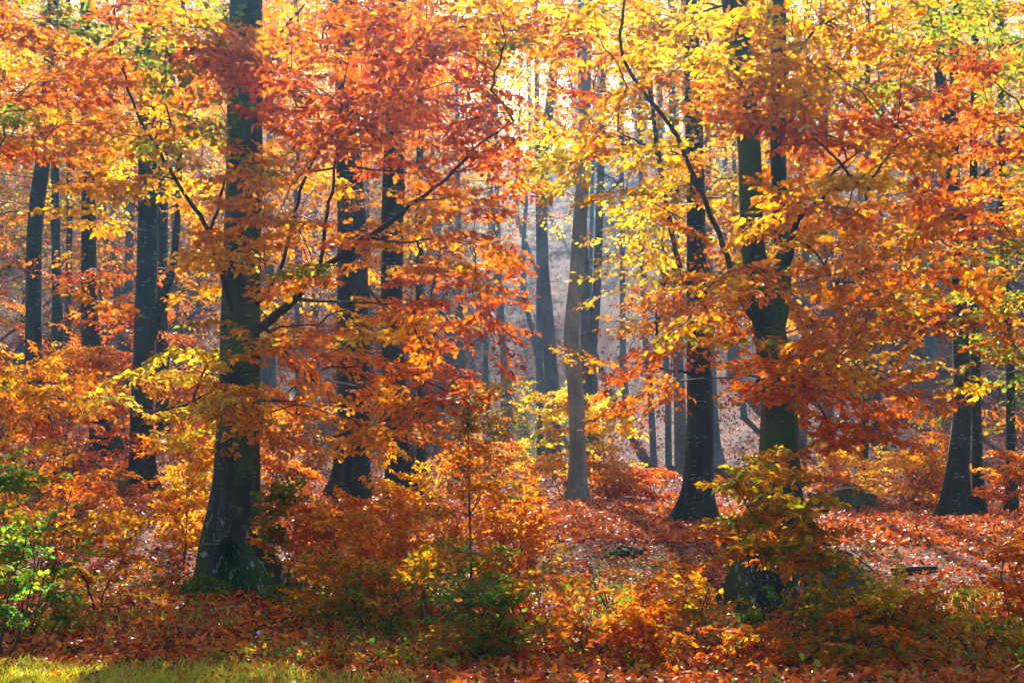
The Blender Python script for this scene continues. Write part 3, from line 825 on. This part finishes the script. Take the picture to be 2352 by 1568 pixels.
SHR = [
 # u, y, h, rx, palettes low->high, n, label, kwargs
 (1088, 14.6, 2.45, .55, ['GE', 'GA', 'OA', 'OAY', 'AG'], 66, 'slender orange sapling tapering to a thin tip below the misty gap', dict(tall=True, stem=.017, low=.12, leaf=.05, name='beech_sapling', cat='sapling')),
 (985, 15.6, 1.15, .5, ['rO', 'OA', 'AO'], 34, 'orange bush just left of the slender sapling', {}),
 (1175, 15.2, 1.2, .4, ['GO', 'OA', 'OA'], 42, 'orange gold bush at the right flank of the slender sapling', {}),
 (1010, 13.2, .8, .5, ['GE', 'GA', 'GA'], 20, 'green leafy bush at the foot of the slender sapling', {}),
 (1225, 13.0, .8, .5, ['rO', 'OA', 'GO'], 20, 'orange and olive bush with a pale twig in the bottom middle', {}),
 (15, 11.9, 1.6, .36, ['EE', 'Eg', 'EG', 'EG'], 32, 'bright green bush at the left edge', dict(leaf=.05, name='green_bush')),
 (70, 13.2, 1.1, .55, ['GE', 'GE', 'GO'], 40, 'dark olive bush under the bright green one at the left edge', {}),
 (60, 15.5, 2.5, 1.0, ['OG', 'OA', 'OA', 'YA'], 90, 'tall orange and gold shrub rising behind the green bush at left', {}),
 (240, 14.6, 1.0, .55, ['GA', 'AO', 'AY'], 28, 'spreading amber shrub right of the green bush', {}),
 (150, 18.5, 1.3, .8, ['rO', 'OA', 'rO'], 32, 'red orange shrub on the bank below the curving dark beech', {}),
 (432, 18.6, 1.75, .42, ['YA', 'YA', 'YL', 'YO'], 56, 'bright yellow sapling just left of the hollow beech', dict(tall=True, name='beech_sapling', cat='sapling')),
 (470, 21.0, 1.2, .5, ['OA', 'OA', 'YO'], 22, 'orange shrub behind the bright yellow sapling', {}),
 (660, 16.3, 1.35, .28, ['AO', 'GA', 'AG', 'GE'], 15, 'green and amber bush pressed against the right side of the hollow beech', dict(low=.42, leaf=.075)),
 (775, 16.2, 1.2, .5, ['rG', 'rO', 'rO', 'OA'], 46, 'dark red bush between the hollow beech and the orange bush', {}),
 (830, 15.0, 1.1, .6, ['GE', 'OA', 'OA', 'YA'], 34, 'orange red bush beneath the stout black beech', {}),
 (775, 14.2, .7, .42, ['GO', 'OA', 'AY'], 24, 'low gold and green bush right of the hollow beech foot', {}),
 (880, 13.4, .6, .6, ['EG', 'GO', 'AG'], 18, 'low green bush left of the sapling foot', {}),
 (915, 18.0, 1.3, .6, ['OA', 'OA', 'AY'], 40, 'golden orange bush in front of the straight dark beech', {}),
 (1300, 34.3, 2.75, 1.15, ['OY', 'YL', 'LL', 'LY'], 52, 'pale yellow sapling glowing around the bent grey trunk', dict(leaf=.11, scale=.8, name='beech_sapling', cat='sapling', dens=.7)),
 (1395, 34.8, 2.4, .65, ['OY', 'YL', 'LL'], 30, 'pale yellow sapling right of the bent grey trunk', dict(leaf=.11, scale=.8, name='beech_sapling', cat='sapling', dens=.7)),
 (1405, 34.0, 1.0, .8, ['OO', 'AO', 'YA'], 26, 'orange bush on the rim right of the bent grey trunk', dict(leaf=.09, scale=.7)),
 (1500, 34.6, .85, .75, ['rR', 'rO', 'rO'], 30, 'little red bush on the rim under the slim blue pole', dict(leaf=.09, scale=.6)),
 (1240, 33.6, .95, .8, ['OY', 'AO', 'YA'], 28, 'gold bush on the rim left of the bent grey trunk', dict(leaf=.09, scale=.7)),
 (1105, 31.0, 1.3, 1.2, ['OA', 'YA', 'OA'], 40, 'yellow orange bush on the rim behind the slender sapling', dict(leaf=.09, scale=.7)),
 (1765, 13.8, 1.75, .62, ['AO', 'AG', 'YG', 'YG', 'YA'], 44, 'yellow green bush wrapped round the foot of the forked beech', dict(low=.36, leaf=.082, dens=.7)),
 (1880, 14.2, .8, .25, ['OG', 'AG', 'GE'], 9, 'olive green bush on the right flank of the forked beech', {}),
 (1585, 14.6, .6, .3, ['rO', 'OA', 'OA'], 10, 'orange bush at the left root of the forked beech', {}),
 (1560, 13.0, .62, .4, ['GO', 'GA', 'YA'], 12, 'olive yellow bush left of the forked beech foot', {}),
 (1520, 12.1, .38, .6, ['rO', 'rO', 'OA'], 12, 'low red orange bush in the lower right middle', {}),
 (1690, 11.9, .28, .5, ['rO', 'rO', 'OG'], 10, 'orange red bush below the forked beech', {}),
 (1820, 12.6, .5, .22, ['rE', 'EO', 'EE'], 9, 'small green bush growing between the roots of the forked beech', dict(leaf=.05)),
 (1990, 13.0, .55, .4, ['GO', 'AG', 'YG', 'YL'], 24, 'yellow topped bush right of the forked beech', {}),
 (2090, 13.0, .5, .5, ['GO', 'OG', 'AO'], 15, 'rusty olive bush in the lower right', {}),
 (2230, 12.2, .36, .5, ['rO', 'OA', 'GY'], 9, 'low orange bush near the lower right corner', {}),
 (2330, 14.2, .95, .4, ['rO', 'OA', 'rO'], 26, 'orange bush cut by the right edge', {}),
 (1960, 12.0, .42, .6, ['OG', 'rO'], 14, 'lowest rusty bush along the bottom edge right of centre', {}),
 (1350, 12.2, .5, .5, ['rO', 'OA', 'GO'], 18, 'red orange bush in the bottom middle beside the pale twig', {}),
 (1420, 14.6, .6, .5, ['rO', 'OA', 'OG'], 12, 'sparse rusty bush on the slope left of the olive yellow one', dict(dens=.6)),
 (1110, 12.2, .55, .5, ['OG', 'EG'], 30, 'green and orange bush at the bottom edge below the sapling', {}),
 (2080, 30.0, 1.15, 1.1, ['OY', 'YA', 'YA'], 46, 'golden bush on the sunlit rim right of the mossy stump', dict(leaf=.085, scale=.6)),
 (2140, 30.5, 1.5, .7, ['rO', 'rO', 'OA'], 34, 'fiery orange bush left of the tall right hand beech', dict(leaf=.085, scale=.6)),
 (1895, 30.0, 1.2, .5, ['OA', 'AO', 'YA'], 22, 'small orange bush left of the mossy stump', dict(leaf=.085, scale=.6)),
 (1950, 42.0, 1.7, 1.7, ['OA', 'GY', 'GO'], 26, 'hazy olive and peach bush on the slope behind the stump', dict(leaf=.12, scale=.9, dens=.6)),
 (2325, 26.0, 1.2, .5, ['rO', 'OA', 'AO'], 28, 'orange shrub beside the slender trunk at the right edge', dict(leaf=.085, scale=.6)),
 (60, 25.0, 2.4, 1.4, ['rO', 'rO', 'OA', 'OA'], 60, 'large orange shrub in front of the leftmost dark beech', dict(leaf=.09, scale=.75)),
 (165, 27.5, 2.6, 1.2, ['rO', 'rO', 'OY'], 60, 'fiery shrub behind the bank left of the curving dark beech', dict(leaf=.09, scale=.75)),
 (290, 34.0, 3.2, 1.6, ['rO', 'rO', 'rO'], 60, 'red orange shrub behind the two twin hazy trunks', dict(leaf=.1, scale=.9)),
 (430, 25.5, 2.3, 1.0, ['rO', 'OA', 'AY'], 56, 'amber shrub right of the beech with the slanting limb', dict(leaf=.09, scale=.75)),
 (620, 26.0, 1.6, .8, ['rO', 'OA', 'YO'], 40, 'orange shrub in the shade just behind the hollow beech', dict(leaf=.09, scale=.7)),
 (1210, 50.0, 3.6, 1.5, ['GE', 'GE', 'GY', 'YG'], 44, 'pale green young tree in the mist beyond the sapling', dict(tall=True, leaf=.14, scale=1.1, name='beech_sapling', cat='sapling', dens=.6)),
]
for (u, y, h, rx, pals, n, lab, kw) in SHR:
    shrub(u, y, h, rx, pals, n, lab, **kw)

# pale bare twig standing in the bottom middle
def bare(name, u, y, h, lab, mat, r=.006, cat='twig'):
    x = P(u, 1100, y)[0]; g = float(gh(x, y)); base = np.array([x, y, g]); t = Tubes()
    z = np.linspace(-.05, h, 9); ln = np.stack([.03 * np.sin(z * 4), .02 * np.cos(z * 3), z], -1)
    t.tube(ln, np.linspace(r, r * .3, 9), 6)
    for k in range(5):
        p = ln[3 + k]; s = 1 if k % 2 else -1
        t.tube([p, p + [s * .12, .02, .08], p + [s * .2, .05, .2]], [r * .5, r * .35, r * .15], 4)
    o = link(name, t.mesh(name, mat), None, base); tag(o, lab, cat)
def plain_mat(name, c1, c2, scale=12, rough=.8, bump=.5):
    m, n, l = new_mat(name)
    out = n.new('ShaderNodeOutputMaterial'); b = n.new('ShaderNodeBsdfPrincipled'); b.inputs['Roughness'].default_value = rough
    tc = n.new('ShaderNodeTexCoord'); no = n.new('ShaderNodeTexNoise'); no.inputs['Scale'].default_value = scale; no.inputs['Detail'].default_value = 8
    l.new(tc.outputs['Object'], no.inputs['Vector'])
    r = n.new('ShaderNodeValToRGB'); r.color_ramp.elements[0].position = .38; r.color_ramp.elements[1].position = .62
    r.color_ramp.elements[0].color = (*c1, 1); r.color_ramp.elements[1].color = (*c2, 1)
    l.new(no.outputs['Fac'], r.inputs[0]); l.new(r.outputs[0], b.inputs['Base Color'])
    bp = n.new('ShaderNodeBump'); bp.inputs['Strength'].default_value = bump; bp.inputs['Distance'].default_value = .04
    l.new(no.outputs['Fac'], bp.inputs['Height']); l.new(bp.outputs[0], b.inputs['Normal']); l.new(b.outputs[0], out.inputs[0])
    return m
M_PALE = plain_mat('pale_dead_wood', (.30, .28, .24), (.50, .47, .42))
M_STONE = plain_mat('mossy_stone', (.05, .055, .045), (.10, .12, .05), 6)
M_WHITE = plain_mat('pale_stone', (.5, .5, .52), (.7, .7, .72), 20)
bare('bare_twig', 1240, 12.6, .85, 'pale bare upright twig in the bottom middle bushes', M_PALE)

# ------------------------------------------------------------------ stones, stump, logs
def lump(name, u, v, y, sx, sy, sz, lab, cat, mat, moss=0, seed=0, rough=.34):
    p = P(u, v, y); g = float(gh(p[0], y)); base = np.array([p[0], y, g])
    r = np.random.default_rng(seed); nu, nv = 40, 20
    th = np.linspace(0, 2 * pi, nu, endpoint=False); la = np.linspace(-.5, pi / 2, nv)
    A, B = np.meshgrid(th, la)
    k = 1 + rough * (.5 * np.sin(2 * A + seed) * np.cos(B * 2) + .35 * np.sin(5 * A + 3 * B + seed) + .3 * np.sin(9 * A - 7 * B) * .5 + .22 * np.sin(13 * A + 11 * B) * np.cos(B) + r.normal(0, .07, A.shape))
    X = sx * k * np.cos(B) * np.cos(A); Y = sy * k * np.cos(B) * np.sin(A); Z = sz * k * np.sin(B)
    V = np.stack([X, Y, Z], -1).reshape(-1, 3)
    i = np.arange(nv - 1)[:, None] * nu; j = np.arange(nu)[None]
    q = np.stack([i + j, i + (j + 1) % nu, i + nu + (j + 1) % nu, i + nu + j], -1).reshape(-1, 4)
    o = link(name, make_mesh(name, V, [q], mat, smooth_sh=True), None, base); tag(o, lab, cat)
    if moss:
        n = int(moss); jj = r.integers(0, len(V), n); pp = V[jj] * 1.0 + r.normal(0, .02, (n, 3))
        nn = norm(pp); m = pp[:, 2] > 0
        pp, nn = pp[m], nn[m]; n = len(pp)
        me = leaves_to_mesh('moss', pp, norm(nn + r.normal(0, .5, (n, 3))), norm(r.normal(0, 1, (n, 3))), r.uniform(.015, .035, n),
                            pal_cols('EEG', n) * .95, M_MOSS, True)
        link('moss', me, o)
    return o
lump('mossy_mound', 1925, 1300, 17.0, .42, .4, .34, 'mossy green mound with bare roots right of the forked beech', 'mound', M_STONE, 6000, 3)
lump('mossy_stump', 1950, 1190, 30.0, .62, .5, .36, 'low mossy stump on the far edge of the sunlit clearing', 'stump', M_STONE, 4000, 4)
lump('root_clod', 1430, 1255, 20.0, .28, .2, .10, 'dark low clod of roots in the leaf slope below the rim', 'clod', M_BARK, 0, 6)
lump('dark_stone', 268, 1140, 26.4, .22, .2, .20, 'dark knobbly stone left of the foot of the beech with the slanting limb', 'stone', M_STONE, 400, 7)
lump('mossy_root_mound', 470, 1345, 16.7, .26, .25, .15, 'bright green moss cushion left of the hollow beech foot', 'moss cushion', M_STONE, 7000, 8)
lump('mossy_root_mound', 640, 1388, 16.3, .20, .2, .10, 'bright green moss cushion right of the hollow beech foot', 'moss cushion', M_STONE, 6000, 9)
lump('mossy_root_mound', 1890, 1450, 14.4, .28, .22, .16, 'dark green moss cushion at the right root of the forked beech', 'moss cushion', M_STONE, 6000, 10)
lump('mossy_root_mound', 1735, 1455, 14.2, .16, .14, .10, 'dark green moss cushion at the left root of the forked beech', 'moss cushion', M_STONE, 4000, 12)
lump('pale_stone', 594, 1480, 13.3, .035, .03, .035, 'small white stone lying in the red leaves near the grass', 'stone', M_WHITE, 0, 11)

def log(name, pts, r0, r1, lab, mat, cat='log', side=()):
    W_ = []
    for u, v, y, dz in pts:
        p = P(u, v, y); p[2] = float(gh(p[0], y)) + dz; W_.append(p)
    W_ = np.array(W_); o_ = W_[0].copy(); t = Tubes()
    p, q = resample(W_, np.linspace(r0, r1, len(W_)), .08)
    t.tube(p, q, 8)
    for f, d in side:
        a = p[int(f * (len(p) - 1))]; t.tube([a, a + np.array(d) * .5 + [0, 0, .02], a + np.array(d)], [r1 * .6, r1 * .4, r1 * .15], 5)
    o = link(name, t.mesh(name, mat, o_), None, o_); tag(o, lab, cat)
log('fallen_log', [(2050, 1285, 18.6, .03), (2090, 1280, 18.7, .05), (2150, 1276, 18.9, .04)], .05, .03, 'short dark log lying in the leaves right of the mossy mound', M_BARK)
log('fallen_branch', [(470, 1432, 14.9, .02), (515, 1418, 15.1, .04), (560, 1400, 15.3, .03)], .012, .006, 'thin grey stick lying before the hollow beech', M_PALE, 'stick', [(.5, (.1, .05, .05))])
log('fallen_branch', [(1890, 1148, 29.5, .25), (1930, 1152, 29.5, .42), (1985, 1150, 29.6, .40)], .03, .015, 'pale broken branch lying across the mossy stump', M_PALE, 'branch', [(.4, (.05, 0, .15))])
log('fallen_branch', [(2060, 1345, 16.6, .02), (2110, 1350, 16.5, .03), (2170, 1342, 16.6, .02)], .02, .01, 'dark stick among the leaves in the lower right', M_BARK, 'stick')
log('surface_root', [(1900, 1240, 19.5, .05), (1925, 1225, 19.7, .16), (1960, 1250, 19.4, .14), (2010, 1290, 18.8, .02)], .03, .02, 'twisted bare root arching over the mossy mound', M_BARK, 'root')

# ------------------------------------------------------------------ ground cover: leaf litter, grass, herbs, moss
def scatter(n, y0, y1, pw=1.0, um=1.12):
    """even cover as seen from the path: more, smaller pieces close by"""
    y = 1 / (1 / y1 + (1 / y0 - 1 / y1) * rng.random(n)) if pw == 1 else y0 + (y1 - y0) * rng.random(n)
    x = rng.uniform(-1, 1, n) * (.36 * um * y + .6)
    return x, y
def litter(n, y0, y1, size, letters, lift=.035):
    x, y = scatter(n, y0, y1)
    z = gh(x, y) + rng.uniform(.002, lift, n)
    d = np.stack([rng.normal(0, 1, n), rng.normal(0, 1, n), rng.normal(0, .45, n)], -1)
    nr = norm(np.stack([rng.normal(0, .55, n), rng.normal(0, .55, n) - .15, np.ones(n)], -1))
    c = pal_cols(letters, n, .35)
    ln = size * rng.uniform(.6, 1.25, n)
    return np.stack([x, y, z], -1), d, nr, ln, c
Ls = []
for args in [(64000, 9.8, 26, .072, 'rrrrOORRRDG'), (64000, 21, 42, .095, 'rrOOBBRP'), (80000, 38, 100, .105, 'BBrRRrDrR')]:
    Ls.append(litter(*args))
# keep the lawn mostly clear
P_, D_, N_, L_, C_ = [np.concatenate(a) for a in zip(*Ls)]
uu = 1176 + P_[:, 0] / P_[:, 1] * F
lawn_line = 11.2 + .3 * wob(P_[:, 0], P_[:, 1], 2.2)
lawn = (P_[:, 1] < lawn_line) & (uu < 900)
keep = ~lawn | (rng.random(len(P_)) < .5)
o = link('fallen_leaves', leaves_to_mesh('fallen_leaves', P_[keep], D_[keep], N_[keep], L_[keep], C_[keep], M_LITTER, False))
tag(o, 'carpet of red and brown fallen beech leaves over the whole forest floor', 'leaf litter', kind='stuff')

def blades(n, xr, yr, h, letters, name, lab, cat, mask=None):
    x = rng.uniform(*xr, n); y = rng.uniform(*yr, n)
    if mask is not None:
        m = mask(x, y); x, y = x[m], y[m]; n = len(x)
    z = gh(x, y) - .005
    hh = h * rng.uniform(.5, 1.3, n)
    a = rng.uniform(0, 2 * pi, n); w_ = np.stack([np.cos(a), np.sin(a), np.zeros(n)], -1) * (.0035 + .002 * rng.random(n))[:, None]
    lean = np.stack([rng.normal(0, .5, n), rng.normal(0, .5, n), np.zeros(n)], -1) * hh[:, None]
    b = np.stack([x, y, z], -1); up = np.array([0, 0, 1.0]) * hh[:, None]
    V = np.stack([b - w_, b + w_, b + lean * .35 + up * .6 + w_ * .8, b + lean * .35 + up * .6 - w_ * .8, b + lean + up * .92], 1)
    i = np.arange(n)[:, None] * 5
    q = i + np.array([[0, 1, 2, 3]]); t3 = i + np.array([[3, 2, 4]])
    me = make_mesh(name, V.reshape(-1, 3), [q, t3], M_GRASS, np.repeat(pal_cols(letters, n, .3), 5, 0))
    tag(link(name, me), lab, cat, kind='stuff')
PAL['g'] = (.55, .70, .02); NEXT['g'] = 'gG'; NEXT['E'] = 'Gg'
def lawnmask(x, y):
    u = 1176 + x / y * F
    line = 11.3 + .3 * wob(x, y, 2.2) + .25 * rng.normal(0, 1, len(x)) + .15 - .9 * smooth(-2.2, -.9, x)
    return (y < line) & (u < 960)
blades(46000, (-5.2, -.6), (9.4, 12.8), .085, 'gggYgY', 'grass', 'strip of yellow green grass along the bottom left edge', 'grass', lawnmask)
blades(9000, (-6, 6), (11.8, 17), .13, 'gGEB', 'woodland_grass', 'thin grass blades poking through the fallen leaves', 'grass',
       lambda x, y: wob(x, y, 1.6) > .25)

# herbs: low green leaves in patches
def herbs():
    n = 26000
    x, y = scatter(n, 11.4, 21, 1)
    m = (wob(x + 3, y + 7, 1.25) + .5 * wob(x, y, 3.3) > .42) | ((y < 13.3) & (wob(x, y + 2, 1.9) > .1) & (rng.random(n) < .6))
    x, y = x[m], y[m]; n = len(x)
    z = gh(x, y) + rng.uniform(.02, .16, n) * (.5 + rng.random(n))
    d = np.stack([rng.normal(0, 1, n), rng.normal(0, 1, n), rng.normal(-.1, .4, n)], -1)
    nr = norm(np.stack([rng.normal(0, .5, n), rng.normal(0, .5, n) - .2, np.ones(n)], -1))
    me = leaves_to_mesh('ground_herbs', np.stack([x, y, z], -1), d, nr, rng.uniform(.03, .065, n), pal_cols('EEGGO', n, .4), M_LEAF)
    tag(link('ground_herbs', me), 'patches of small green and rusty leaves growing low over the litter', 'ground cover', kind='stuff')
herbs()

# ------------------------------------------------------------------ air
def haze():
    m, n, l = new_mat('forest_haze')
    out = n.new('ShaderNodeOutputMaterial'); v = n.new('ShaderNodeVolumePrincipled')
    v.inputs['Color'].default_value = (.20, .56, 1.0, 1); v.inputs['Density'].default_value = HAZE
    v.inputs['Anisotropy'].default_value = .65
    l.new(v.outputs[0], out.inputs['Volume'])
    x0, x1, y0, y1, z0, z1 = -172, 172, -62, 302, -3, 110
    V = np.array([[x, y, z] for z in (z0, z1) for y in (y0, y1) for x in (x0, x1)], float)
    q = np.array([[0, 2, 3, 1], [4, 5, 7, 6], [0, 1, 5, 4], [2, 6, 7, 3], [0, 4, 6, 2], [1, 3, 7, 5]])
    o = link('haze', make_mesh('haze', V, [q], m)); tag(o, 'thin blue mist hanging between the trees', 'haze', kind='stuff')
HAZE = 0.00052
haze()
